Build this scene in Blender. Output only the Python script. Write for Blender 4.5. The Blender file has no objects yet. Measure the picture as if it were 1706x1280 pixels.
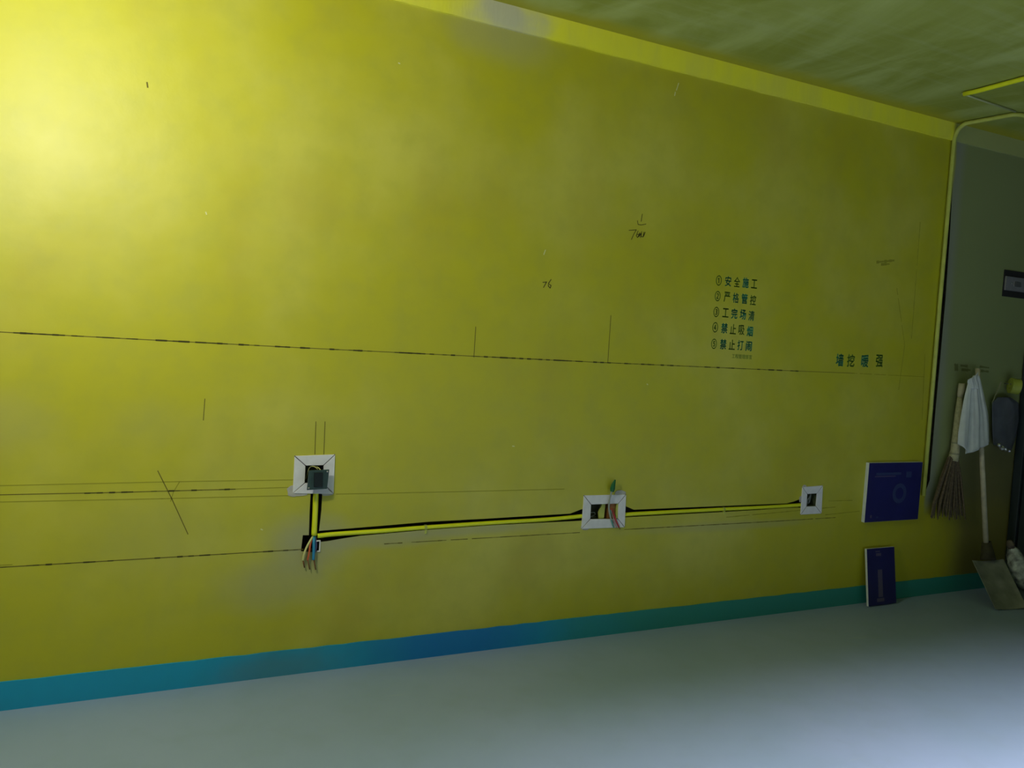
import bpy, bmesh, math, random
from mathutils import Vector, Matrix
random.seed(4)
SC = bpy.context.scene
COL = SC.collection

# ------------------------------------------------------------------ camera
FPX = 1308.9
YAW, PITCH, ROLL = math.radians(25.593), math.radians(-2.998), math.radians(3.425)
CAM = Vector((0.0, -2.956, 1.30))
fw = Vector((math.sin(YAW)*math.cos(PITCH), math.cos(YAW)*math.cos(PITCH), math.sin(PITCH)))
rt0 = Vector((math.cos(YAW), -math.sin(YAW), 0)); up0 = rt0.cross(fw)
rt = rt0*math.cos(ROLL) + up0*math.sin(ROLL)
up = -rt0*math.sin(ROLL) + up0*math.cos(ROLL)
cd = bpy.data.cameras.new('camera'); cam = bpy.data.objects.new('camera', cd); COL.objects.link(cam)
cd.sensor_width = 36.0; cd.lens = FPX*36.0/1706.0
cam.matrix_world = Matrix(((rt.x, up.x, -fw.x, CAM.x), (rt.y, up.y, -fw.y, CAM.y), (rt.z, up.z, -fw.z, CAM.z), (0, 0, 0, 1)))
SC.camera = cam

# ------------------------------------------------------------------ world, lamps, exposure
w = bpy.data.worlds.new('world'); SC.world = w; w.use_nodes = True
w.node_tree.nodes['Background'].inputs[0].default_value = (0.55, 0.65, 0.8, 1)
w.node_tree.nodes['Background'].inputs[1].default_value = 0.3
SC.view_settings.view_transform = 'Standard'; SC.view_settings.look = 'None'
SC.view_settings.gamma = 1.0; SC.view_settings.use_curve_mapping = False
SC.view_settings.exposure = 0.0

def lamp(name, kind, loc, power, col, target=None, **kw):
    d = bpy.data.lights.new(name, kind); d.energy = power; d.color = col
    for k, v in kw.items(): setattr(d, k, v)
    o = bpy.data.objects.new(name, d); COL.objects.link(o); o.location = loc
    if target is not None:
        o.rotation_euler = (Vector(target)-Vector(loc)).to_track_quat('-Z', 'Y').to_euler()
    return o
lamp('work_lamp', 'POINT', (-0.37, -1.10, 2.12), 55.0, (1.0, 0.985, 0.93), shadow_soft_size=0.12)
floor_fill = lamp('cool_floor_fill', 'AREA', (2.35, -2.67, 2.50), 84.0, (0.94, 0.89, 0.93), None, shape='RECTANGLE', size=3.2, size_y=0.10, spread=math.radians(84))  # added unseen strip of light, shaped to give the bright pool on the floor
lamp('fill_behind', 'AREA', (1.2, -4.55, 1.5), 1.5, (1.0, 0.90, 0.75), (1.2, 0, 1.2), shape='RECTANGLE', size=2.0, size_y=1.5)  # added weak warm fill behind the camera; no window there

# ------------------------------------------------------------------ helpers
def W(px, py, y=0.0):
    """point of the photograph, 1706x1280, on the upright plane y = const of the room"""
    d = fw*FPX + rt*(px-853.0) - up*(py-640.0)
    return CAM + d*((y-CAM.y)/d.y)
def link(o, parent=None):
    COL.objects.link(o)
    if parent is not None: o.parent = parent
    return o
def obj(name, bm, m, parent=None, smooth=False, recalc=True):
    if recalc: bmesh.ops.recalc_face_normals(bm, faces=bm.faces)
    me = bpy.data.meshes.new(name); bm.to_mesh(me); bm.free()
    for x in (m if isinstance(m, (list, tuple)) else [m]): me.materials.append(x)
    if smooth:
        for p in me.polygons: p.use_smooth = True
    return link(bpy.data.objects.new(name, me), parent)
def thing(name, label, cat, loc=(0, 0, 0), group=None):
    o = bpy.data.objects.new(name, None); COL.objects.link(o); o.empty_display_size = 0.05
    o.location = loc; tag(o, label, cat, group); return o
def tag(o, label, cat, group=None):
    o['label'] = label; o['category'] = cat
    if group: o['group'] = group
    return o
def struct(o): o['kind'] = 'structure'; return o
def off(bm, org):
    bmesh.ops.translate(bm, verts=bm.verts, vec=-Vector(org)); return bm
def box(bm, a, b, bev=0.0):
    a, b = Vector(a), Vector(b)
    r = bmesh.ops.create_cube(bm, size=1.0)
    c, s = (a+b)/2, b-a
    for v in r['verts']: v.co = Vector((c.x+v.co.x*s.x, c.y+v.co.y*s.y, c.z+v.co.z*s.z))
    if bev:
        ed = list({e for v in r['verts'] for e in v.link_edges})
        bmesh.ops.bevel(bm, geom=ed, offset=bev, segments=2, affect='EDGES', profile=0.5)
    return bm
def prism(bm, pts, y0, y1, bev=0.0):
    """polygon of (x,z) points extruded from y0 to y1"""
    f = [bm.verts.new((p[0], y0, p[1])) for p in pts]; k = [bm.verts.new((p[0], y1, p[1])) for p in pts]
    n = len(pts); bm.faces.new(f); bm.faces.new(k[::-1])
    for i in range(n): bm.faces.new((f[i], k[i], k[(i+1) % n], f[(i+1) % n]))
    if bev:
        bmesh.ops.recalc_face_normals(bm, faces=bm.faces)
        ed = list({e for v in f for e in v.link_edges})
        bmesh.ops.bevel(bm, geom=ed, offset=bev, segments=2, affect='EDGES', profile=0.5)
    return bm
def PX(poly, y=0.0):
    return [((q := W(a, b, y)).x, q.z) for a, b in poly]
def smoothpath(pts, n=6):
    pts = [Vector(p) for p in pts]; out = []
    for i in range(len(pts)-1):
        p0 = pts[max(i-1, 0)]; p1 = pts[i]; p2 = pts[i+1]; p3 = pts[min(i+2, len(pts)-1)]
        for k in range(n):
            t = k/n
            out.append(0.5*((2*p1)+(-p0+p2)*t+(2*p0-5*p1+4*p2-p3)*t*t+(-p0+3*p1-3*p2+p3)*t**3))
    out.append(pts[-1]); return out
def tube(bm, pts, rad, seg=12, sx=1.0):
    pts = [Vector(p) for p in pts]; n = len(pts)
    rad = rad if isinstance(rad, (list, tuple)) else [rad]*n
    T = [(pts[min(i+1, n-1)]-pts[max(i-1, 0)]).normalized() for i in range(n)]
    a = Vector((0, 1, 0)) if abs(T[0].y) < 0.9 else Vector((1, 0, 0))
    u = (a - T[0]*a.dot(T[0])).normalized(); rings = []
    for i in range(n):
        u = (u - T[i]*u.dot(T[i])).normalized(); v = T[i].cross(u)
        rings.append([bm.verts.new(pts[i] + (u*math.cos(2*math.pi*k/seg) + v*sx*math.sin(2*math.pi*k/seg))*rad[i]) for k in range(seg)])
    for i in range(n-1):
        for k in range(seg): bm.faces.new((rings[i][k], rings[i][(k+1) % seg], rings[i+1][(k+1) % seg], rings[i+1][k]))
    bm.faces.new(rings[0][::-1]); bm.faces.new(rings[-1]); return bm
def resample(vals, n):
    out = []
    for i in range(n):
        t = i/(n-1)*(len(vals)-1); k = min(int(t), len(vals)-2); out.append(vals[k]+(vals[k+1]-vals[k])*(t-k))
    return out

# ------------------------------------------------------------------ materials
def mat(name, col, rough=0.6, metal=0.0, noise=0.0, scale=20.0, spec=0.4, bump=0.0, coat=0.0, alpha=1.0):
    m = bpy.data.materials.new(name); m.use_nodes = True; nt = m.node_tree
    b = nt.nodes['Principled BSDF']
    b.inputs['Base Color'].default_value = (*col, 1); b.inputs['Roughness'].default_value = rough
    b.inputs['Metallic'].default_value = metal; b.inputs['Specular IOR Level'].default_value = spec
    b.inputs['Coat Weight'].default_value = coat
    if noise or bump:
        tc = nt.nodes.new('ShaderNodeTexCoord'); nz = nt.nodes.new('ShaderNodeTexNoise')
        nz.inputs['Scale'].default_value = scale; nz.inputs['Detail'].default_value = 5
        nt.links.new(tc.outputs['Object'], nz.inputs['Vector'])
        if noise:
            rp = nt.nodes.new('ShaderNodeValToRGB')
            rp.color_ramp.elements[0].position = 0.3; rp.color_ramp.elements[1].position = 0.7
            rp.color_ramp.elements[0].color = (*[c*(1-noise) for c in col], 1)
            rp.color_ramp.elements[1].color = (*[min(1, c*(1+noise)) for c in col], 1)
            nt.links.new(nz.outputs['Fac'], rp.inputs['Fac']); nt.links.new(rp.outputs['Color'], b.inputs['Base Color'])
        if bump:
            bp = nt.nodes.new('ShaderNodeBump'); bp.inputs['Strength'].default_value = bump; bp.inputs['Distance'].default_value = 0.01
            nt.links.new(nz.outputs['Fac'], bp.inputs['Height']); nt.links.new(bp.outputs['Normal'], b.inputs['Normal'])
    return m

class NB:
    """small node builder for the big surfaces"""
    def __init__(s, name):
        s.m = bpy.data.materials.new(name); s.m.use_nodes = True; s.nt = s.m.node_tree
        s.b = s.nt.nodes['Principled BSDF']; s.tc = s.nt.nodes.new('ShaderNodeTexCoord').outputs['Object']
        sp = s.nt.nodes.new('ShaderNodeSeparateXYZ'); s.nt.links.new(s.tc, sp.inputs[0])
        s.x, s.y, s.z = sp.outputs
    def put(s, sock, v):
        if isinstance(v, (int, float)): sock.default_value = v
        elif isinstance(v, (tuple, list)): sock.default_value = (*v, 1) if len(v) == 3 else v
        else: s.nt.links.new(v, sock)
    def math(s, op, a, b=0.0, clamp=False):
        n = s.nt.nodes.new('ShaderNodeMath'); n.operation = op; n.use_clamp = clamp
        s.put(n.inputs[0], a); s.put(n.inputs[1], b); return n.outputs[0]
    def noise(s, scale, detail=4, stretch=(1, 1, 1), rough=0.55, dist=0.0, rot=(0, 0, 0)):
        mp = s.nt.nodes.new('ShaderNodeMapping'); mp.inputs['Scale'].default_value = stretch; mp.inputs['Rotation'].default_value = rot
        s.nt.links.new(s.tc, mp.inputs['Vector'])
        n = s.nt.nodes.new('ShaderNodeTexNoise'); n.inputs['Scale'].default_value = scale; n.inputs['Detail'].default_value = detail
        n.inputs['Roughness'].default_value = rough; n.inputs['Distortion'].default_value = dist
        s.nt.links.new(mp.outputs[0], n.inputs['Vector']); return n.outputs['Fac']
    def ramp(s, v, lo, hi, smooth=True):
        n = s.nt.nodes.new('ShaderNodeMapRange'); n.interpolation_type = 'SMOOTHSTEP' if smooth else 'LINEAR'
        s.put(n.inputs['Value'], v); s.put(n.inputs['From Min'], lo); s.put(n.inputs['From Max'], hi); return n.outputs[0]
    def mix(s, f, a, b):
        n = s.nt.nodes.new('ShaderNodeMix'); n.data_type = 'RGBA'; s.put(n.inputs[0], f); s.put(n.inputs[6], a); s.put(n.inputs[7], b); return n.outputs[2]
    def spot(s, cx, cz, rx, rz, lo=1.0, hi=0.2, wob=0.5, sc=6):
        """soft mask (0..1) of an elliptical smear round (cx, cz) on the wall"""
        dx = s.math('DIVIDE', s.math('SUBTRACT', s.x, cx), rx); dz = s.math('DIVIDE', s.math('SUBTRACT', s.z, cz), rz)
        r = s.math('SQRT', s.math('ADD', s.math('MULTIPLY', dx, dx), s.math('MULTIPLY', dz, dz)))
        r = s.math('ADD', r, s.math('MULTIPLY', s.math('SUBTRACT', s.noise(sc, 4), 0.5), wob))
        return s.ramp(r, lo, hi)
    def bump(s, h, st, dist=0.01):
        bp = s.nt.nodes.new('ShaderNodeBump'); bp.inputs['Strength'].default_value = st; bp.inputs['Distance'].default_value = dist
        s.put(bp.inputs['Height'], h); s.nt.links.new(bp.outputs[0], s.b.inputs['Normal'])

def wall_material():
    n = NB('yellow primer wall')
    base, pale, brown, grey = (0.53, 0.503, 0.012), (0.60, 0.570, 0.075), (0.46, 0.40, 0.030), (0.40, 0.40, 0.22)
    c = n.mix(n.ramp(n.noise(1.3, 5), 0.42, 0.72), base, pale)
    c = n.mix(n.math('MULTIPLY', n.ramp(n.noise(2.1, 4, (1, 1, .7)), 0.5, 0.75), 0.55), c, brown)
    c = n.mix(n.math('MULTIPLY', n.ramp(n.noise(9, 6), 0.35, 0.8), 0.38), c, (0.40, 0.41, 0.05))
    for (cx, cz, rx, rz, k) in ((0.62, 0.50, 0.24, 0.16, 0.75), (0.50, 0.36, 0.30, 0.16, 0.45), (0.90, 0.50, 0.45, 0.05, 0.55), (-0.40, 0.95, 0.26, 0.16, 0.22),
                                (1.25, 0.52, 0.50, 0.035, 0.55), (2.6, 0.47, 0.75, 0.035, 0.35),
                                (0.05, 0.95, 0.25, 0.12, 0.10), (1.28, 2.54, 0.34, 0.17, 0.45), (0.05, 0.55, 0.3, 0.2, 0.15)):
        c = n.mix(n.math('MULTIPLY', n.spot(cx, cz, rx, rz), k), c, grey)
    # bare grey-green plaster to the right of the upright conduit
    edge = n.ramp(n.math('ADD', n.x, n.math('MULTIPLY', n.math('SUBTRACT', n.noise(3, 3), .5), 0.03)), 4.035, 4.06)
    low = n.ramp(n.math('ADD', n.z, n.math('MULTIPLY', n.math('SUBTRACT', n.noise(3, 3), .5), 0.15)), 0.45, 0.60)
    pl = n.math('MULTIPLY', edge, low)
    strip = n.ramp(n.x, 4.16, 4.08)
    pcol = n.mix(strip, (0.27, 0.32, 0.12), (0.31, 0.33, 0.21))
    c = n.mix(pl, c, pcol)
    corner_shade = n.ramp(n.math('ADD', n.x, n.math('MULTIPLY', n.math('SUBTRACT', n.noise(2.5, 4), .5), 0.3)), 4.10, 4.45)  # shade of the right-hand corner, painted into the wall colour
    corner_shade = n.math('MULTIPLY', corner_shade, n.ramp(n.math('ADD', n.z, n.math('MULTIPLY', n.noise(4, 4), .3)), 1.3, 0.9))
    c = n.mix(n.math('MULTIPLY', corner_shade, .85), c, (0.17, 0.15, 0.05))
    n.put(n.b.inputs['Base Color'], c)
    n.put(n.b.inputs['Roughness'], n.math('ADD', 0.42, n.math('MULTIPLY', n.noise(3, 4), .16))); n.b.inputs['Specular IOR Level'].default_value = 0.60
    n.bump(n.noise(14, 6), 0.10, 0.01)
    return n.m
def floor_material():
    n = NB('blue grey floor')
    c = n.mix(n.ramp(n.noise(1.1, 4), .35, .7), (0.275, 0.375, 0.54), (0.31, 0.40, 0.60))
    c = n.mix(n.math('MULTIPLY', n.ramp(n.noise(7, 6), .45, .75), .25), c, (0.25, 0.33, 0.42))
    c = n.mix(n.math('MULTIPLY', n.ramp(n.noise(3, 3, (.4, 3, 1)), .68, .76), .25), c, (0.50, 0.58, 0.48))
    n.put(n.b.inputs['Base Color'], c); n.b.inputs['Roughness'].default_value = 0.5; n.b.inputs['Specular IOR Level'].default_value = 0.35
    n.bump(n.noise(10, 4), 0.08); return n.m
def ceiling_material():
    n = NB('thinly primed ceiling')
    c = n.mix(n.ramp(n.noise(2.2, 6, (1.0, .45, 1), dist=1.0, rot=(0, 0, .6)), .38, .68), (0.31, 0.35, 0.045), (0.48, 0.55, 0.16))
    c = n.mix(n.math('MULTIPLY', n.ramp(n.noise(16, 3, (.15, 1.6, 1), rot=(0, 0, -.5)), .45, .75), .18), c, (0.52, 0.60, 0.28))
    c = n.mix(n.ramp(n.math('ADD', n.y, n.math('MULTIPLY', n.math('SUBTRACT', n.noise(4, 4), .5), .16)), -.16, -0.02), c, (0.42, 0.40, 0.02))
    n.put(n.b.inputs['Base Color'], c); n.b.inputs['Roughness'].default_value = 0.7
    n.bump(n.noise(9, 6, (.4, 1.5, 1), rot=(0, 0, .6)), 0.35); return n.m
def band_material():
    n = NB('fresh yellow band')
    c = n.mix(n.ramp(n.noise(5, 4, (1, 1, .3)), .4, .7), (0.95, 0.93, 0.04), (0.86, 0.84, 0.08))
    c = n.mix(n.math('MULTIPLY', n.spot(1.30, 2.60, .26, .14, wob=.9), .8), c, (0.56, 0.56, 0.46))
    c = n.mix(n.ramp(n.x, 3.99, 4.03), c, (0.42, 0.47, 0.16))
    n.put(n.b.inputs['Base Color'], c); n.b.inputs['Roughness'].default_value = 0.55
    n.bump(n.noise(18, 4, (1, 1, .2)), .25); return n.m
def baseboard_material():
    n = NB('blue waterproof coat')
    c = n.mix(n.ramp(n.noise(1.6, 4), .40, .66), (0.008, 0.37, 0.66), (0.015, 0.32, 0.52))
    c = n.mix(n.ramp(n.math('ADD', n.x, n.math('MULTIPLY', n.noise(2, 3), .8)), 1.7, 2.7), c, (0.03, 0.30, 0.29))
    c = n.mix(n.spot(1.25, .05, .55, .3, wob=.3), c, (0.006, 0.22, 0.62))
    c = n.mix(n.math('MULTIPLY', n.spot(.5, .02, .35, .12), .45), c, (.11, .22, .24))
    n.put(n.b.inputs['Base Color'], c); n.b.inputs['Roughness'].default_value = 0.5; return n.m

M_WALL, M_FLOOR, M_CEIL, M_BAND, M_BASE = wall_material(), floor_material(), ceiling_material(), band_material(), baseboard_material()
M_JOINT = mat('grey joint', (.22, .19, .20), .8)
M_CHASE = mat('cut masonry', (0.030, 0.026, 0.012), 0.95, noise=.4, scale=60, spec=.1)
M_PLAIN = mat('plain primed wall', (0.17, 0.17, 0.13), .7, noise=.1, scale=4)
M_PIPE = mat('yellow conduit plastic', (0.80, 0.85, 0.02), 0.32, noise=.04, scale=8, spec=.5)
M_PIPE2 = mat('dusty conduit plastic', (0.50, 0.55, 0.10), 0.5, noise=.15, scale=12)
M_WHITE = mat('white plaster strip', (0.80, 0.80, 0.80), 0.75, noise=.05, scale=40, bump=.15)
M_PLAST = mat('pale plaster', (0.50, 0.48, 0.42), 0.85, noise=.12, scale=40, bump=.3)
M_MARK = mat('graphite line', (0.15, 0.13, 0.02), 0.9)
M_FAINT = mat('faint graphite line', (0.33, 0.32, 0.025), 0.9)
M_DARKMARK = mat('dark pen ink', (0.055, 0.05, 0.01), 0.9)
M_INK = mat('green stencil ink', (0.035, 0.21, 0.095), 0.8, noise=.45, scale=14)
M_INKT = mat('olive stencil ink', (0.10, 0.19, 0.02), 0.8, noise=.4, scale=14)
M_NAVY = mat('navy blue film', (0.016, 0.018, 0.13), 0.35, noise=.15, scale=6, spec=.4)
M_NAVYP = mat('paler blue print', (0.035, 0.055, 0.16), 0.45)
M_PRINT = mat('worn pale print', (0.10, 0.09, 0.17), 0.6)
M_EDGE = mat('white foam edge', (0.68, 0.74, 0.72), 0.8, noise=.06, scale=40)
M_CASE = mat('dark junction box plastic', (0.07, 0.085, 0.035), 0.6, noise=.3, scale=60)
M_CASER = mat('rust red box plastic', (0.35, 0.14, 0.03), 0.6, noise=.25, scale=40)
M_DEV = mat('dark green grey device plastic', (0.035, 0.07, 0.065), 0.35, noise=.12, scale=60)
M_DEVD = mat('black device body', (0.006, 0.012, 0.012), 0.5)
M_STEEL = mat('galvanised steel', (0.42, 0.43, 0.42), 0.42, metal=.85, noise=.12, scale=60)
M_COPPER = mat('dull copper', (0.32, 0.14, 0.06), 0.45, metal=.7)
def wirem(nm, c): return mat(nm + ' insulation', c, 0.4)
M_WY, M_WR, M_WB, M_WV, M_WG = wirem('cream', (.62, .62, .24)), wirem('orange red', (.60, .12, .04)), wirem('blue', (.03, .27, .50)), wirem('violet grey', (.14, .13, .30)), wirem('grey', (.32, .35, .30))
M_WT, M_WRED = wirem('teal', (.10, .32, .28)), wirem('red', (.50, .05, .06))
M_TAPE = mat('green tape', (0.01, 0.13, 0.04), 0.4)
M_WOOD = mat('pale wooden handle', (0.50, 0.46, 0.30), 0.6, noise=.15, scale=30)
M_STRAW = mat('broom straw', (0.13, 0.10, 0.055), 0.85, noise=.35, scale=90)
M_STRAWP = mat('bound broom grip', (0.46, 0.44, 0.24), 0.8, noise=.2, scale=60)
M_CLOTH = mat('grey white cloth', (0.58, 0.62, 0.54), 0.9, noise=.10, scale=14, bump=.2)
M_BLADE = mat('mortar stained blade', (0.20, 0.22, 0.17), 0.75, noise=.25, scale=14)
M_SOCK = mat('dark clamp', (0.05, 0.045, 0.02), 0.8, noise=.3, scale=30)
M_BAGW = mat('stained white plastic', (0.34, 0.38, 0.34), 0.5, noise=.85, scale=24)
M_BAGD = mat('stain', (0.08, 0.09, 0.05), 0.8)
M_GREYBAG = mat('dark grey sheet plastic', (0.10, 0.11, 0.115), 0.5, noise=.25, scale=12)
M_FOIL = mat('crumpled foil', (0.6, 0.62, 0.6), 0.28, metal=.8)
M_ROLL = mat('yellow green tape', (0.34, 0.40, 0.05), 0.5, noise=.1, scale=30)
M_STRING = mat('string', (0.30, 0.30, 0.18), 0.9)
M_DOOR = mat('dark slate door', (0.022, 0.035, 0.036), 0.5, noise=.15, scale=5)
M_RECESS = mat('recess dark', (0.02, 0.02, 0.018), 0.8)
M_PANELM = mat('grey faceplate', (0.22, 0.22, 0.21), 0.45, noise=.08, scale=40)

# ------------------------------------------------------------------ room shell
XL, XR, YF, H = -2.2, 4.86, -4.8, 2.648
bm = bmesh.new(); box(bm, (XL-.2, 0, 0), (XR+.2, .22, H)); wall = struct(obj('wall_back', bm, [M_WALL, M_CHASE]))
B1 = [(508.7, 775.7), (539, 775), (538.3, 805.3), (507.3, 804.9)]
B2 = [(984, 840.5), (1029.8, 839), (1029, 864.6), (982.7, 865)]
B3 = [(1344, 823), (1360.3, 822), (1358.4, 843.6), (1342.6, 844)]
def grow(q, k):
    cx = sum(p[0] for p in q)/4; cz = sum(p[1] for p in q)/4
    return [(p[0]+math.copysign(k, p[0]-cx), p[1]+math.copysign(k, p[1]-cz)) for p in q]
cuts = [([(518, 812), (537.5, 812), (535.5, 850), (531, 890), (531, 893), (514.5, 893), (516, 850)], .034),
        ([(516, 888), (534, 884.5), (560, 882.5), (640, 876), (715, 869.5), (818, 864), (950, 856), (968, 849), (980, 846), (980, 867), (965, 868), (818, 875.5), (707, 883.5), (640, 889.5), (600, 893), (571, 897.5), (545, 902), (516, 905)], .030),
        ([(504.5, 892), (534, 892), (533, 918), (519, 920), (501.4, 918.7)], .055),
        ([(1030, 843), (1042, 843.5), (1056, 849.5), (1200, 843.5), (1310, 839), (1322, 836), (1338, 830), (1340, 846), (1320, 846.5), (1200, 853.5), (1045, 862), (1030, 862)], .030),
        ([(1588, 290), (1582, 400), (1575, 500), (1568, 580), (1558, 690), (1549, 800), (1541, 822), (1541, 800), (1549, 690), (1560.5, 560), (1567, 500), (1574, 420)], .035)]
cuts = [(PX(p), d) for p, d in cuts] + [(grow(PX(q), .004), .060) for q in (B1, B2, B3)]
for poly, dep in cuts:
    cb = bmesh.new(); prism(cb, poly, -.05, dep)
    c = obj('cutter', cb, M_CHASE)
    mo = wall.modifiers.new('cut', 'BOOLEAN'); mo.operation = 'DIFFERENCE'; mo.object = c; mo.solver = 'EXACT'; mo.material_mode = 'TRANSFER'
    bpy.context.view_layer.update()
    me = bpy.data.meshes.new_from_object(wall.evaluated_get(bpy.context.evaluated_depsgraph_get()))
    wall.modifiers.clear(); wall.data = me; me.name = 'wall_back'
    bpy.data.objects.remove(c, do_unlink=True)

def slab(name, a, b, m): return struct(obj(name, box(bmesh.new(), a, b), m))
slab('floor', (XL-.2, YF-.2, -.15), (XR+.2, .22, 0), M_FLOOR)
slab('ceiling', (XL-.2, YF-.2, H), (XR+.2, .22, H+.15), M_CEIL)
slab('wall_left', (XL-.2, YF, 0), (XL, 0, H), M_PLAIN)
slab('wall_right', (XR, YF, 0), (XR+.2, 0, H), M_PLAIN)
slab('wall_front', (XL-.2, YF-.2, 0), (XR+.2, YF, H), M_PLAIN)
# slightly uneven yellow band right under the ceiling
def strip(name, x0, x1, z0, z1, y, m, wob0, wob1, step=.06):
    bm = bmesh.new(); n = int((x1-x0)/step); rows = []
    for i in range(n+1):
        x = x0+(x1-x0)*i/n
        a = z0 + (random.uniform(-wob0, wob0) if wob0 else 0); b = z1 + (random.uniform(-wob1, wob1) if wob1 else 0)
        rows.append([bm.verts.new((x, y, a)), bm.verts.new((x, y, b)), bm.verts.new((x, -.0002, b)), bm.verts.new((x, -.0002, a))])
    for i in range(n):
        for k in range(4): bm.faces.new((rows[i][k], rows[i][(k+1) % 4], rows[i+1][(k+1) % 4], rows[i+1][k]))
    bm.faces.new(rows[0]); bm.faces.new(rows[-1][::-1]); return struct(obj(name, bm, m))
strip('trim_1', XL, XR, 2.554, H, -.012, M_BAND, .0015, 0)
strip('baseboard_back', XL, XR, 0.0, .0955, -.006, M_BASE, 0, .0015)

# dark door beside the corner, in the right-hand wall
bm = bmesh.new(); box(bm, (XR-.035, -.93, .01), (XR-.001, -.06, 2.05), .004)
door = struct(obj('door_1', bm, M_DOOR))
bm = bmesh.new()
for a, b in (((XR-.05, -.99, 0), (XR, -.93, 2.11)), ((XR-.05, -.055, 0), (XR, -.006, 2.11)), ((XR-.05, -.93, 2.05), (XR, -.055, 2.11))): box(bm, a, b, .003)
obj('door_frame', bm, M_DOOR, door)
bm = bmesh.new(); tube(bm, [(XR-.035, -.85, 1.0), (XR-.09, -.85, 1.0), (XR-.09, -.75, 1.0)], .010); obj('door_handle', bm, M_STEEL, door, True)

# ------------------------------------------------------------------ lines and writing on the wall
def stroke(bm, pts, wd, y=-.0006, gaps=0.0, jit=.0):
    """thin raised ribbon along (x,z) points; broken up where the snapped line did not take"""
    seg = []
    for (a, b) in zip(pts[:-1], pts[1:]):
        L = math.hypot(b[0]-a[0], b[1]-a[1]); n = max(1, int(L/.018)) if (gaps or jit) else 1
        for i in range(n):
            if gaps and random.random() < gaps: continue
            p = [a[k]+(b[k]-a[k])*i/n for k in (0, 1)]; q = [a[k]+(b[k]-a[k])*(i+1)/n for k in (0, 1)]
            ww = wd*(random.uniform(1-jit, 1+jit)); d = Vector((q[0]-p[0], q[1]-p[1])); d.normalize(); nx, nz = -d.y*ww/2, d.x*ww/2
            e = .5*ww if not (gaps or jit) else 0
            p = [p[0]-d.x*e, p[1]-d.y*e]; q = [q[0]+d.x*e, q[1]+d.y*e]
            prism(bm, [(p[0]+nx, p[1]+nz), (q[0]+nx, q[1]+nz), (q[0]-nx, q[1]-nz), (p[0]-nx, p[1]-nz)], y, .0005)
def mark(name, strokes, wd, m, gaps=0., jit=0., label=None, y=-.0006):
    bm = bmesh.new()
    for s in strokes: stroke(bm, PX(s), wd, y, gaps, jit)
    o = obj(name, bm, m, wall)
    if label: o['label'] = label
    return o
mark('snapped_line', [[(-30, 551.5), (0, 553.2), (500, 579.5), (1000, 604), (1330, 618.5), (1420, 622)]], .0026, M_MARK, label='long dark snapped line at chest height')
mark('line_blot', [[(-30, 551.5), (0, 553.2), (500, 579.5), (1000, 604), (1330, 618.5)]], .0042, M_DARKMARK, .45, .45, y=-.0008)
mark('line_blot', [[(0, 945.5), (505, 915.5)], [(130, 822.3), (392, 815.2)]], .0036, M_DARKMARK, .5, .45, y=-.0008)
mark('snapped_line', [[(1420, 622), (1540, 628)]], .003, M_FAINT, .1, .3)
mark('snapped_line', [[(-30, 947), (0, 945.5), (505, 915.5)]], .0028, M_MARK, 0, 0, 'lower dark snapped line on the left')
mark('snapped_line', [[(640, 906.5), (800, 897), (966, 887.5)], [(1040, 882.5), (1270, 870), (1392, 862.5)]], .0026, M_MARK, .05, .4)
mark('pencil_line', [[(-30, 810.5), (0, 809.3), (300, 802.5), (500, 799.5)], [(0, 836.5), (270, 831), (480, 826)], [(392, 815), (490, 812)], [(560, 823.5), (760, 819.5), (940, 815)], [(0, 942), (20, 941)]], .0024, M_FAINT, .0, .0)
mark('pencil_line', [[(-30, 825.5), (0, 824.6), (200, 820.5), (392, 815.2)]], .0026, M_MARK)
mark('pencil_line', [[(526.3, 703), (524.6, 757)], [(541.5, 703), (539.5, 757)]], .0026, M_MARK)
mark('pencil_line', [[(1017.8, 526), (1012.6, 603)], [(792.5, 545), (789.5, 595)], [(341.3, 665), (338.8, 700)]], .0026, M_MARK)
mark('pencil_line', [[(1533, 370), (1518, 570)], [(1494, 480), (1507, 575)], [(1507, 575), (1497, 650)], [(1541, 590), (1536, 700)]], .0035, M_FAINT, .05, .3)
mark('crossing_mark', [[(263, 785), (286, 831), (313, 890)]], .003, M_MARK, 0, 0, 'long slanting scratch of a cross mark')
mark('crossing_mark', [[(299, 803), (289, 820), (284, 836)]], .003, M_FAINT, .1, .3)
mark('rough_streak', [[(1210, 862), (1392, 845)], [(1275, 848), (1330, 846)], [(1380, 835), (1420, 834)], [(1375, 858), (1432, 852)]], .003, M_FAINT, .05, .4)
mark('handwritten_note', [[(1070, 357), (1068, 369)], [(1062, 368), (1063, 374), (1068, 375), (1076, 373.5)],
     [(1048, 384), (1060, 383), (1056, 390), (1052, 399)], [(1063, 385), (1060, 393), (1062, 396), (1066, 388), (1064, 395), (1068, 389), (1067, 396)],
     [(1069, 386), (1068, 394), (1071, 395), (1073, 387), (1072, 394), (1075, 387)], [(1061, 391), (1067, 390)]], .0028, M_DARKMARK, label='pen note with a down arrow over it')
mark('handwritten_number', [[(904.5, 470.5), (910.5, 470), (905.5, 479)], [(918, 466), (914, 472), (913.5, 477), (916.5, 480), (918, 476), (915.5, 474)]], .0032, M_DARKMARK, label='small handwritten number 76')
M_SCR = mat('pale scratch', (0.72, 0.74, 0.35), .7)
mark('pale_scratch', [[(1130.5, 139), (1127, 150)], [(1125, 154), (1124, 159)], [(908.5, 417), (906, 424)]], .004, M_SCR)
mark('dark_fleck', [[(245, 138), (246, 145)]], .005, M_MARK)
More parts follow.
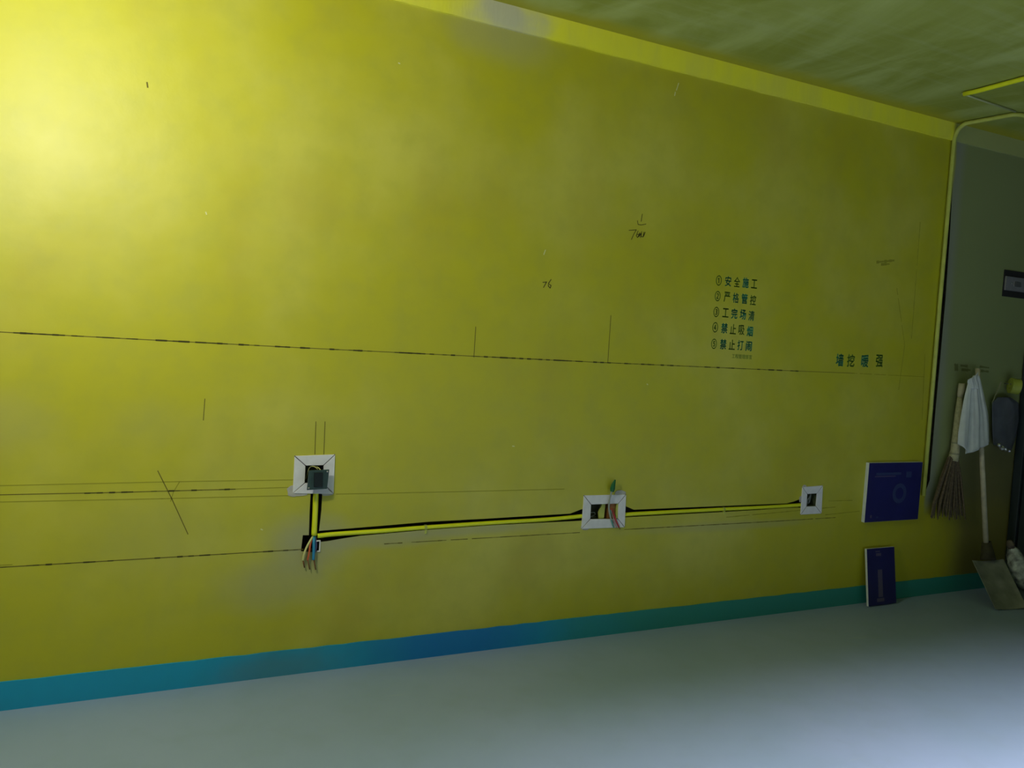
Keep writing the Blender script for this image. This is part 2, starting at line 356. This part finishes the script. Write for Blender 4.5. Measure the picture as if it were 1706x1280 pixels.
mark('paint_fleck', [[(854, 743.5), (856.5, 743.8)], [(343, 354), (344, 357)], [(435, 882), (437, 883)], [(1078, 640), (1079, 641)], [(664, 105), (666, 106)]], .004, M_SCR)
mark('dark_smear', [[(1460, 437), (1490, 434)], [(1463, 441), (1482, 440)]], .012, M_FAINT, .1, .4)

def text_mesh(bm, s, cx, cz, hgt, wid, fat=.02, shear=0.0):
    c = bpy.data.curves.new('t', 'FONT'); c.body = s; c.extrude = .02; c.offset = 0; c.resolution_u = 3
    o = bpy.data.objects.new('t', c); COL.objects.link(o); bpy.context.view_layer.update()
    me = bpy.data.meshes.new_from_object(o.evaluated_get(bpy.context.evaluated_depsgraph_get()))
    xs = [v.co.x for v in me.vertices]; ys = [v.co.y for v in me.vertices]
    x0, x1, y0, y1 = min(xs), max(xs), min(ys), max(ys)
    sx = wid/max(x1-x0, .3); sy = hgt/max(y1-y0, .3)
    if len(s) == 1: sy = hgt/max(.82, y1-y0)
    for v in me.vertices:
        v.co = Vector((cx+(v.co.x-(x0+x1)/2)*sx, -.0004 - v.co.z*.01, cz+(v.co.y-(y0+y1)/2)*sy))
    for dx, dz in ((0, 0), (fat, 0), (-fat, 0), (0, fat), (0, -fat)):      # heavier strokes: the glyph printed with a slight spread
        if fat < .008 and dx+dz: continue
        m2 = me.copy()
        for v in m2.vertices: v.co.x += dx*hgt*.9; v.co.z += dz*hgt*.9; v.co.y -= abs(dx*3+dz)*.001
        bm.from_mesh(m2)
    bpy.data.objects.remove(o, do_unlink=True)
rows = [('①安全施工', 467.5, 472.5, 1197.5, 1256.5), ('②严格管控', 493.5, 499.5, 1195.5, 1254.5), ('③工完场清', 520, 525.5, 1193.3, 1251.8),
        ('④禁止吸烟', 545.5, 551.5, 1191.5, 1249.3), ('⑤禁止打闹', 573, 576, 1189.5, 1247.5)]
for s, ya, yb, xa, xb in rows:
    dark, pale = bmesh.new(), bmesh.new()
    for i, ch in enumerate(s):
        q = W(xa+(xb-xa)*(i/4.0)**.96, ya+(yb-ya)*i/4.0 + (.8 if i == 4 else 0))
        text_mesh(dark if ch in '施安管格完场清禁烟闹打' else pale, ch, q.x, q.z, .047, .036 if i else .032, .034 if ch in '施管完场禁烟闹' else .020)
    o = obj('stencilled_text', dark, M_INK, wall, recalc=False); o['label'] = 'bluish green characters of a stencilled safety notice line'
    o = obj('stencilled_text', pale, M_INKT, wall, recalc=False); o['label'] = 'faded olive characters of a stencilled safety notice line'
bm = bmesh.new(); q = W(1236, 594.3); text_mesh(bm, '工程管理部宣', q.x, q.z, .021, .125, .006); obj('stencilled_text', bm, M_INKT, wall, recalc=False)
for ch, x, y, m in (('墙', 1399, 600, M_INK), ('挖', 1417.5, 601, M_INKT), ('暖', 1441, 601.5, M_INK), ('强', 1465, 601.5, M_INKT)):
    bm = bmesh.new(); q = W(x, y); text_mesh(bm, ch, q.x, q.z, .064, .052, .030); obj('stencilled_character', bm, m, wall, recalc=False)
# dark illegible rub marks above the tools
M_INKF = mat('faded dark ink', (0.15, 0.17, 0.05), .9)
mark('dark_smear', [[(1591, 606), (1592, 618)], [(1594, 607), (1595, 618)], [(1600, 609), (1612, 610.5)], [(1602, 616), (1617, 617)], [(1632, 611), (1648, 613)], [(1634, 618), (1647, 619.5)]], .012, M_INKF, .1, .5)

# ------------------------------------------------------------------ junction boxes with mitred white surrounds
def surround(label, outer, inner, cm, dep=.058):
    O, I = PX(outer), PX(inner)
    c = Vector((sum(p[0] for p in I)/4, 0, sum(p[1] for p in I)/4))
    t = thing('junction_box', label, 'junction box', c, 'junction boxes with white surrounds')
    loc = lambda pts: [(p[0]-c.x, p[1]-c.z) for p in pts]
    O, I = loc(O), loc(I)
    for k in range(4):
        a, b, d, e = O[k], O[(k+1) % 4], I[(k+1) % 4], I[k]
        m = [sum(p[j] for p in (a, b, d, e))/4 for j in (0, 1)]; g = .0022
        # pull each strip back from the mitre lines by g
        def pull(p, q):   # along outer/inner edge from p towards q
            L = math.hypot(q[0]-p[0], q[1]-p[1]); return (p[0]+(q[0]-p[0])*g/L, p[1]+(q[1]-p[1])*g/L)
        bm = bmesh.new(); prism(bm, [pull(a, b), pull(b, a), pull(d, e), pull(e, d)], -.0045-random.uniform(0, .001), -.0002, .0012)
        obj('surround_strip', bm, M_WHITE, t)
    # groove bed under the mitres
    for k in range(4):
        bm = bmesh.new(); a, e = O[k], I[k]; d = Vector((a[0]-e[0], a[1]-e[1])).normalized(); nx, nz = -d.y*.003, d.x*.003
        prism(bm, [(a[0]+nx, a[1]+nz), (e[0]+nx, e[1]+nz), (e[0]-nx, e[1]-nz), (a[0]-nx, a[1]-nz)], -.0008, -.0001)
        obj('mitre_joint', bm, M_JOINT, t)
    # open casing set in the wall
    x0, x1 = min(p[0] for p in I), max(p[0] for p in I); z0, z1 = min(p[1] for p in I), max(p[1] for p in I)
    bm = bmesh.new(); th = .002
    box(bm, (x0-th, dep-.002, z0-th), (x1+th, dep, z1+th))
    box(bm, (x0-th, 0, z0-th), (x0, dep-.002, z1+th)); box(bm, (x1, 0, z0-th), (x1+th, dep-.002, z1+th))
    box(bm, (x0, 0, z0-th), (x1, dep-.002, z0)); box(bm, (x0, 0, z1), (x1, dep-.002, z1+th))
    obj('casing', bm, cm, t); return t, c, (x0, x1, z0, z1)
O1 = [(490.6, 759.8), (558, 757.3), (555.3, 822.8), (487.5, 822)]
O2 = [(972.3, 825.5), (1042.4, 824), (1040, 878.5), (968, 881)]
O3 = [(1336.2, 811.5), (1370, 809), (1367.7, 855.6), (1333, 857.5)]
j1, c1, e1 = surround('square dark junction box in white mitred surround, left, above coloured wire ends', O1, B1, M_CASE)
j2, c2, e2 = surround('wide junction box in white surround with grey and red wires, middle', O2, B2, M_CASE)
j3, c3, e3 = surround('small junction box in white surround nearest the blue boards', O3, B3, M_CASE)
# plaster smears at the surrounds
def blob(cx, cy, rx, rz, y=-.003, parent=None, m=M_PLAST):
    q = W(cx, cy); o0 = parent.location if parent else Vector((0, 0, 0)); bm = bmesh.new(); pts = []
    for k in range(18):
        a = 2*math.pi*k/18; r = 1+random.uniform(-.12, .12); pts.append((q.x-o0.x+rx*r*math.cos(a), q.z-o0.z+rz*r*math.sin(a)))
    prism(bm, pts, y, 0.0, .0008); return obj('plaster_smear', bm, m, parent)
blob(490, 818, .026, .022, -.0028, j1); blob(497, 824, .034, .006, -.0024, j1)
blob(545, 822, .022, .010, -.0026, j1); blob(975, 878, .022, .014, -.0028, j2); blob(1033, 821.5, .030, .012, -.0026, j2)
blob(1340, 812, .015, .012, -.0026, j3); blob(1334, 832, .012, .016, -.0026, j3)
# red-brown right half and yellow conduit ends seen inside the middle box
x0, x1, z0, z1 = e2
bm = bmesh.new(); box(bm, (x0+.098, .010, z0+.001), (x1-.001, .054, z1-.001)); obj('inner_divider', bm, M_CASER, j2)
bm = bmesh.new(); box(bm, (x1-.010, .0, z0+.001), (x1-.001, .012, z1-.002), .001); obj('conduit_end', bm, M_PIPE2, j2)
bm = bmesh.new(); prism(bm, [(x0+.055, z0+.002), (x0+.080, z0+.002), (x0+.084, z1-.001), (x0+.066, z1-.001), (x0+.050, z0+.030)], .008, .016, .001); obj('conduit_end', bm, M_PIPE2, j2)
bm = bmesh.new(); tube(bm, smoothpath([(x0+.006, .04, z0+.02), (x0+.03, .02, z0+.030), (x0+.045, .03, z0+.016), (x0+.01, .02, z0+.008), (x0+.05, .03, z0+.006)]), .0016, 6); obj('coiled_wire', bm, M_WG, j2, True)
x0, x1, z0, z1 = e3
bm = bmesh.new(); tube(bm, smoothpath([(x1-.012, .045, z1-.01), (x1-.030, .02, z1-.026), (x0+.030, .02, z0+.030), (x0+.040, .03, z0+.006), (x0+.060, .04, z0+.012)]), .0038, 8); obj('coiled_wire', bm, M_WG, j3, True)
bm = bmesh.new(); tube(bm, smoothpath([(x1-.006, .04, z0+.006), (x1-.022, .02, z0+.04), (x1-.01, .03, z1-.006)]), .004, 8); obj('coiled_wire', bm, M_WG, j3, True)
x0, x1, z0, z1 = e1
bm = bmesh.new(); tube(bm, smoothpath([(x0+.010, .03, z0+.012), (x0+.016, .005, z1-.012), (x0+.03, -.004, z1-.004), (x0+.045, -.01, z1-.014)]), .0018, 6); obj('loose_wire', bm, M_WY, j1, True)
bm = bmesh.new(); tube(bm, smoothpath([(x0+.03, .03, z1-.005), (x0+.046, -.006, z1-.008), (x0+.055, -.02, z1-.018)]), .0018, 6); obj('loose_wire', bm, M_WY, j1, True)

# switch device hanging out of the left box
p = W(530.3, 799, -.034); dv = thing('wiring_device', 'dark square switch device hanging out of the left junction box', 'switch', p)
dv.rotation_euler = (math.radians(-5), 0, math.radians(4))
bm = bmesh.new(); prism(bm, [(-.036, .034), (.040, .036), (.033, -.036), (-.042, -.038)], -.004, .002, .001); obj('plate', bm, M_DEV, dv)
bm = bmesh.new(); box(bm, (-.018, -.009, -.027), (.014, -.004, .026), .001); obj('rocker', bm, M_DEVD, dv)
bm = bmesh.new(); box(bm, (-.024, .002, -.026), (.022, .026, .026), .002); obj('body', bm, M_DEVD, dv)
for (a, b) in ((.033, .028), (-.036, -.031)):
    bm = bmesh.new(); tube(bm, [(a, -.0065, b), (a, -.003, b)], .0035, 10); obj('screw', bm, M_STEEL, dv, True)
for s in (-1, 1):
    bm = bmesh.new(); box(bm, (.022 if s > 0 else -.028, -.0055, -.030), (.026 if s > 0 else -.024, -.004, .028), .0006); obj('side_rib', bm, M_DEV, dv)

# ------------------------------------------------------------------ yellow conduits
def pipe(name, label, pts, r, m, seg=14, sm=True):
    bm = bmesh.new(); o0 = Vector(pts[0]); tube(bm, [Vector(p)-o0 for p in pts], r, seg)
    o = obj(name, bm, m, None, sm); o.location = o0; tag(o, label, 'conduit'); return o
YP = .008
pipe('conduit', 'short upright yellow conduit below the left junction box', smoothpath([W(526.3, 812, YP), W(525.3, 850, YP), W(523.2, 892, .004)]), .0107, M_PIPE)
cA = pipe('conduit', 'long yellow conduit in the wall groove between left and middle boxes',
     smoothpath([W(529, 893.2, .004), W(560, 890, .004), W(640, 884.6, .006), W(707, 879.2, YP), W(818, 871.5, YP), W(900, 866.5, YP), W(950, 862.2, .006), W(978, 859, .006)]), .0088, M_PIPE)
cB = pipe('conduit', 'yellow conduit in the wall groove between middle and right-hand boxes',
     smoothpath([W(1032, 858.3, YP), W(1060, 856.3, YP), W(1120, 853, YP), W(1200, 848.8, YP), W(1280, 844.8, YP), W(1340, 841, YP)]), .0092, M_PIPE)
for cnd, (a, b) in ((cA, (708.5, 879.3)), (cB, (1205, 848.6))):
    q = W(a, b, YP) - cnd.location; bm = bmesh.new(); tube(bm, [q-Vector((.005, 0, 0)), q+Vector((.005, 0, 0))], .0115, 14)
    box(bm, q+Vector((-.004, -.012, -.022)), q+Vector((.004, -.004, -.008))); obj('clip', bm, M_PIPE2, cnd)
R = .0108
xt, yw, zc = 4.03, -.016, H-.014
top = [W(1590.5, 232, yw)]
bend = []
e0 = W(1566.3, 500, yw); e9 = W(1538.6, 826, yw); xv = e0.x
path = [Vector((e9.x, yw, e9.z)), Vector((e0.x, yw, e0.z)), Vector((xv, yw, zc-.07))]
for k in range(1, 8):
    a = math.pi/2*k/8; path.append(Vector((xv+.006, yw-.07*(1-math.cos(a)), zc-.07+.07*math.sin(a))))
path += [Vector((xv+.012, yw-.07, zc)), Vector((4.05, -.27, zc))]
for k in range(1, 5):
    a = math.pi/2*k/5; path.append(Vector((4.05+.05*(1-math.cos(a)), -.27-.05*math.sin(a), zc)))
path += [Vector((4.10, -.32, zc)), Vector((4.84, -.33, zc))]
pipe('conduit', 'tall yellow conduit down the wall, bending onto the ceiling', path, R, M_PIPE2, 14)
path = [Vector((3.64, -3.2, zc)), Vector((3.585, -.42, zc)), Vector((3.575, -.36, zc))]
pipe('conduit', 'yellow conduit on the ceiling running towards the viewer', path, R, M_PIPE, 14)
pipe('conduit', 'thin dull conduit on the ceiling joining the two yellow ones', [Vector((3.585, -.345, H-.006)), Vector((3.8, -.330, H-.006)), Vector((4.04, -.32, H-.006))], .005, mat('olive sheath', (.42, .46, .20), .7), 10)

# ------------------------------------------------------------------ wire ends
def wire(label, pts, r, m, tip=None, rt_=.0024, group=None):
    P = smoothpath([W(a, b, y) for a, b, y in pts], 5); o0 = P[0].copy()
    t = thing('wire', label, 'wire', o0, group)
    bm = bmesh.new(); tube(bm, [p-o0 for p in P], r, 8); obj('insulation', bm, m, t, True)
    if tip:
        Q = [W(a, b, y)-o0 for a, b, y in tip]; bm = bmesh.new(); tube(bm, Q, rt_, 8); obj('bare_end', bm, M_COPPER, t, True)
    return t
wire('cream wire at the left of the bundle under the short conduit', [(522, 893, .006), (517, 901, -.004), (510.5, 913, -.012), (506.5, 924, -.014), (504.8, 934, -.012)], .0042, M_WY, [(504.8, 933, -.012), (507.2, 946, -.010)])
wire('thin cream wire beside the orange one, left bundle', [(522, 894, .008), (518, 903, -.002), (515.5, 911, -.008), (516, 918, -.010)], .0028, M_WY)
wire('orange red wire in the middle of the left bundle', [(523, 894, .008), (517.5, 905, -.006), (515.5, 919, -.012), (512.5, 934, -.012)], .0038, M_WR, [(512.8, 933, -.012), (516, 949, -.010)])
wire('bright blue wire at the right of the left bundle', [(523.5, 893, .008), (523, 903, -.008), (522.8, 918, -.012), (522, 933, -.012)], .0056, M_WB, [(523, 932, -.012), (525.8, 949.5, -.010)])
wire('violet grey wire behind the blue one, left bundle', [(525, 894, .008), (526, 902, .0), (526.5, 911, -.004), (524.5, 921, -.008)], .0040, M_WV)
wire('grey wire ending in green tape above the middle box', [(1021, 872, -.010), (1016.5, 860, -.012), (1014.3, 845.5, -.014), (1016.8, 828, -.016), (1020.5, 815, -.018)], .0040, M_WG)
tp = bpy.data.objects['wire.005']
bm = bmesh.new(); o0 = tp.location; P = [W(1019.6, 819, -.018)-o0, W(1020.5, 814, -.019)-o0, W(1021.8, 808, -.020)-o0, W(1023.6, 803, -.021)-o0, W(1025, 799.5, -.021)-o0]
tube(bm, P, [.009, .0115, .0095, .006, .003], 8, 1.0); tap = obj('tape_wrap', bm, M_TAPE, tp); tap['label'] = 'dark green tape end'
wire('teal wire hanging out of the middle box', [(1016.5, 850, .01), (1018, 864, -.010), (1020, 872, -.012), (1022.5, 879, -.011)], .0036, M_WT)
wire('red wire hanging out of the middle box', [(1019, 848, .01), (1023, 858, -.006), (1026.5, 868, -.012), (1031.5, 879, -.011)], .0036, M_WRED, [(1031, 878.5, -.011), (1033, 882, -.011)], .0018)
wire('pale pink wire between the teal and red ones, middle box', [(1018, 850, .01), (1021.5, 862, -.008), (1024.5, 871, -.012), (1027.5, 879.5, -.011)], .0022, mat('pale pink insulation', (.55, .35, .33), .5))
# white clip in the junction hole
bm = bmesh.new(); q = W(530, 910, 0); o0 = q
for a, b in (((-.008, -.004, .018), (.008, .004, .022)), ((.004, -.004, -.022), (.008, .004, .018)), ((-.004, -.004, -.022), (.004, .004, -.018))): box(bm, a, b, .0008)
cl = obj('cable_clip', bm, M_WHITE); cl.location = (q.x, .0, q.z); tag(cl, 'small white bracket beside the blue wire in the wall hole', 'clip')

# ------------------------------------------------------------------ blue boards
def board(name, label, org, rot, wd, ht, th, tiltx, prints, edgeL):
    t = thing(name, label, 'board', org); t.rotation_euler = (tiltx, 0, rot)
    bm = bmesh.new(); box(bm, (0, -th+.0015, 0), (wd, 0, ht), .0008); obj('core', bm, M_EDGE, t)
    bm = bmesh.new(); box(bm, (.0008, -th, .0008), (wd-.0008, -th+.0014, ht-.0008), .0004); obj('blue_face', bm, M_NAVY, t)
    for (a, b, c, d, m) in prints:
        bm = bmesh.new(); box(bm, (a*wd, -th-.0006, b*ht), (c*wd, -th-.0001, d*ht)); obj('printed_patch', bm, m, t)
    return t
q = W(1434.5, 869.5, 0); qr = W(1529, 866.5, -.022)
top_ = W(1442, 770.5, 0)
b1 = board('blue_board', 'large dark blue panel with white edge fixed on wall beside the tall conduit', (q.x, -.0005, q.z), 0, qr.x-q.x, top_.z-q.z, .022, 0,
      [(.12, .76, .50, .775, M_PRINT), (.14, .79, .60, .83, M_NAVYP), (.70, .74, .80, .84, M_NAVYP),
       (.09, .07, .12, .12, M_PRINT), (.20, .06, .24, .09, M_NAVYP)], 1)
# faint ring emblem printed on the face
bm = bmesh.new(); n = 28; w_, h_ = qr.x-q.x, top_.z-q.z
for k in range(n):
    a, b = 2*math.pi*k/n, 2*math.pi*(k+1)/n
    prism(bm, [(w_*.60+.055*math.cos(a), h_*.47+.055*math.sin(a)), (w_*.60+.055*math.cos(b), h_*.47+.055*math.sin(b)), (w_*.60+.032*math.cos(b), h_*.47+.032*math.sin(b)), (w_*.60+.032*math.cos(a), h_*.47+.032*math.sin(a))], -.0226, -.0221)
obj('printed_ring', bm, M_NAVYP, b1)
ty = -.060; q = Vector((3.571, ty, .001)); tl = W(1434.5, 911.5, -.012)
ht = tl.z/math.cos(.12)
b2 = board('blue_board', 'small narrow dark blue panel standing on the floor against the wall', (3.575, -.058, .003), 0, .215, .305, .014, -.14,
      [(.32, .86, .50, .91, M_PRINT), (.30, .93, .46, .95, M_PRINT), (.36, .14, .52, .62, M_PRINT), (.30, .06, .56, .12, M_PRINT)], 1)

# ------------------------------------------------------------------ recessed steel box by the corner
p0, p1 = W(1672.5, 494, 0), W(1675, 448, 0)
X0, Z0, Z1 = p1.x-.012, p0.z, p1.z-.006
t = thing('switch_box', 'shallow dark box with grey metal faceplate on the wall at right edge', 'switch box', (X0, -.001, Z0))
hh = Z1-Z0; ww = .26
bm = bmesh.new(); box(bm, (0, -.006, 0), (ww, 0, hh), .001); obj('back_plate', bm, M_RECESS, t)
bm = bmesh.new(); box(bm, (.004, -.016, hh*.23), (ww-.004, -.0062, hh*.76), .002); obj('faceplate', bm, M_PANELM, t)
for a in (.055, .20):
    bm = bmesh.new(); tube(bm, [(a, -.020, hh*.5), (a, -.0155, hh*.5)], .005, 10); obj('screw', bm, M_STEEL, t, True)
bm = bmesh.new(); box(bm, (.078, -.0175, hh*.40), (.15, -.0158, hh*.60), .001); obj('label_plate', bm, M_STEEL, t)

# ------------------------------------------------------------------ tools on the wall by the corner
# broom
yb_ = -.035
bt = W(1602.5, 640, yb_); t = thing('broom', 'straw broom hanging upright on the wall, leftmost of the tools', 'broom', bt)
L = lambda a, b, y=yb_: W(a, b, y)-bt
bm = bmesh.new(); tube(bm, [L(1602.6, 639), L(1602, 650), L(1600, 657), L(1599.3, 662)], [.017, .020, .016, .013], 14); obj('grip', bm, M_WOOD, t, True)
bm = bmesh.new(); tube(bm, [L(1599.3, 662), L(1597, 690), L(1594.5, 720), L(1591, 750), L(1587.5, 768)], [.014, .020, .023, .024, .027], 14); obj('handle', bm, M_STRAWP, t, True)
for (a, b, r) in ((1592.6, 738, .0262), (1590, 756, .0275)):
    bm = bmesh.new(); tube(bm, [L(a, b)+Vector((0, 0, .004)), L(a, b)-Vector((0, 0, .004))], r, 14)
    obj('binding', bm, M_STRING, t)
bm = bmesh.new()
for i in range(46):
    u = i/45; layer = random.uniform(-.016, .016)
    a = L(1581+12*u, 763 + random.uniform(-3, 3)); b = L(1568+31*u, 795); c = L(1553+52*u, 838+random.uniform(-4, 6)); d = L(1549+60*u, 864+random.uniform(-8, 3))
    o_ = Vector((0, layer, 0)); tube(bm, [a+o_*.8, b+o_, c+o_*.9, d+o_*.6], [.005, .0055, .005, .0025], 5)
o = obj('bristles', bm, M_STRAW, t); o['kind'] = 'stuff'
# shovel
A = Vector((4.353, -.032, 1.313)); Bq = Vector((4.432, -.125, .30))
t = thing('shovel', 'long-handled shovel with flat grey blade on the floor, handle behind the cloth', 'shovel', (4.36, -.32, 0)); o0 = t.location
bm = bmesh.new(); tube(bm, [A-o0, (A+Bq)/2-o0, Bq-o0], [.0125, .0135, .0145], 14); obj('handle', bm, M_WOOD, t, True)
bm = bmesh.new(); tube(bm, [Bq+Vector((0, 0, .02))-o0, Bq-Vector((-.012, .004, .04))-o0, Vector((4.44, -.14, .22))-o0], [.020, .028, .034], 12, 1.6); obj('socket', bm, M_SOCK, t, True)
bl, br, tr_, tl_ = Vector((4.256, -.312, .004)), Vector((4.468, -.350, .004)), Vector((4.545, -.150, .215)), Vector((4.312, -.122, .215))
bm = bmesh.new(); n_ = (br-bl).cross(tl_-bl).normalized(); G = []; NU, NV = 8, 8
for k, s in ((0, .0), (1, -.004)):
    g = []
    for j in range(NV+1):
        row = []
        for i in range(NU+1):
            u, v_ = i/NU, j/NV; p_ = (bl*(1-u)+br*u)*(1-v_)+(tl_*(1-u)+tr_*u)*v_
            p_ = p_ + n_*(.016*(abs(2*u-1)**2.2) + s) + Vector((0, 0, .0 if j else 0))
            row.append(bm.verts.new(p_-o0))
        g.append(row)
    G.append(g)
for j in range(NV):
    for i in range(NU):
        bm.faces.new((G[0][j][i], G[0][j][i+1], G[0][j+1][i+1], G[0][j+1][i])); bm.faces.new((G[1][j][i], G[1][j+1][i], G[1][j+1][i+1], G[1][j][i+1]))
for i in range(NU):
    for j in (0, NV): bm.faces.new((G[0][j][i], G[0][j][i+1], G[1][j][i+1], G[1][j][i]))
for j in range(NV):
    for i in (0, NU): bm.faces.new((G[0][j][i], G[0][j+1][i], G[1][j+1][i], G[1][j][i]))
obj('blade', bm, M_BLADE, t, False)
# cloth over the handle
yc = -.105
def sheet(name, left, right, m, y, amp, folds, parent, o0, thick=.002, nu=30, nv=26, ph=0.0):
    Lp = resample([W(a, b, y) for a, b in left], nv); Rp = resample([W(a, b, y) for a, b in right], nv)
    bm = bmesh.new(); g = []
    for j in range(nv):
        v_ = j/(nv-1); row = []
        for i in range(nu):
            u = i/(nu-1); p_ = Lp[j]*(1-u)+Rp[j]*u
            wv = math.sin(u*folds*math.pi+ph+v_*1.3)*amp*(.35+.65*v_)*.8 + .3*amp*math.sin(u*folds*2.3*math.pi+1.7+ph-v_*2)
            row.append(bm.verts.new(p_+Vector((0, wv + .018*(4*(u-.5)**2)*(.3+v_*.7), 0))-o0))
        g.append(row)
    for j in range(nv-1):
        for i in range(nu-1): bm.faces.new((g[j][i], g[j][i+1], g[j+1][i+1], g[j+1][i]))
    o = obj(name, bm, m, parent, True)
    s = o.modifiers.new('thickness', 'SOLIDIFY'); s.thickness = thick; s.offset = 0
    return o
o0 = W(1627, 640, yc)
t = thing('cloth', 'grey white cloth bag hanging over the shovel handle', 'cloth', o0)
sheet('main_fold', [(1623, 626), (1619, 650), (1618.5, 690), (1616, 725), (1614.5, 757.5)], [(1632.5, 626), (1642, 662), (1649.5, 691), (1652, 715), (1654, 737.5)], M_CLOTH, yc, .006, 4, t, o0)
sheet('side_fold', [(1615.5, 634), (1610, 660), (1605.5, 690), (1601.5, 722), (1601, 741)], [(1619, 634), (1620, 660), (1620, 690), (1619, 725), (1616, 757)], M_CLOTH, yc+.004, .004, 2, t, o0, ph=1.1)
sheet('top_knot', [(1614.5, 633), (1615, 637), (1617, 642), (1618, 648)], [(1631, 620), (1632, 630), (1633.5, 637), (1635, 648)], M_CLOTH, yc-.004, .004, 5, t, o0, nv=10)

# yellow-green roll and strap on a nail
q = W(1681, 643, -.03); t = thing('tape_roll', 'yellow green tape roll hung on the wall near the corner', 'tape roll', q)
bm = bmesh.new(); seg = 26; ro, ri, hw = .046, .020, .024; ring = []
for k in range(seg):
    a = 2*math.pi*k/seg; c_, s_ = math.cos(a), math.sin(a)
    ring.append([bm.verts.new(Vector((-hw*1, -ro*c_, ro*s_))), bm.verts.new(Vector((hw, -ro*c_, ro*s_))), bm.verts.new(Vector((hw, -ri*c_, ri*s_))), bm.verts.new(Vector((-hw, -ri*c_, ri*s_)))])
for k in range(seg):
    for i in range(4): bm.faces.new((ring[k][i], ring[k][(i+1) % 4], ring[(k+1) % seg][(i+1) % 4], ring[(k+1) % seg][i]))
ob = obj('tape', bm, M_ROLL, t); ob.rotation_euler = (0, math.radians(6), math.radians(-38)); t.location.y = -.062
bm = bmesh.new(); tube(bm, [(0, .062, .012), (0, .0, .012), (0, -.03, .016)], .004, 8); obj('nail', bm, M_STEEL, t, True)
# grey plastic bag with crumpled foil foot
yg = -.045; o0 = W(1680, 665, yg)
t = thing('plastic_bag', 'dark grey plastic bag hanging beside the cloth, string on top', 'bag', o0)
sheet('bag_body', [(1664, 662), (1656, 672), (1657, 700), (1659, 725), (1661, 742)], [(1684, 662), (1700, 672), (1701, 700), (1699, 725), (1692, 752)], M_GREYBAG, yg, .006, 2, t, o0)
bm = bmesh.new(); tube(bm, [W(1668, 637, -.02)-o0, W(1661, 653, -.035)-o0, W(1653, 671, yg)-o0], .0035, 6); obj('string', bm, M_STRING, t)
bm = bmesh.new()
for (a, b, r) in ((1664.5, 741.5, .013), (1669.5, 747, .013), (1675, 749, .011), (1681, 752, .008)):
    rr = bmesh.ops.create_icosphere(bm, subdivisions=2, radius=r, matrix=Matrix.Translation(W(a, b, yg-.02)-o0))
    for v_ in rr['verts']: v_.co += Vector((random.uniform(-1, 1), random.uniform(-1, 1), random.uniform(-1, 1)))*r*.22
obj('foil_foot', bm, M_FOIL, t)
# stained white plastic sack on the floor by the door
o0 = Vector((4.62, -.22, 0)); t = thing('plastic_sack', 'stained white plastic sack propped on the shovel blade at the corner', 'bag', o0)
bm = bmesh.new(); P = [W(1707, 978, -.22), W(1703, 965, -.22), W(1695, 945, -.20), W(1690, 925, -.18), W(1685, 912, -.17)]
tube(bm, [p_-o0 for p_ in smoothpath(P, 6)], resample([.026, .042, .047, .040, .018], 25), 18)
for v_ in bm.verts: v_.co += v_.normal*0 + Vector((random.uniform(-1, 1), random.uniform(-1, 1), random.uniform(-1, 1)))*.0035
obj('sack_body', bm, M_BAGW, t, True)
bm = bmesh.new(); P = [W(1685, 913, -.17), W(1683.5, 907, -.17), W(1681, 901, -.165)]; tube(bm, [p_-o0 for p_ in P], [.019, .022, .012], 12); obj('knotted_neck', bm, mat('brown sacking', (.13, .11, .08), .9, noise=.3), t, True)
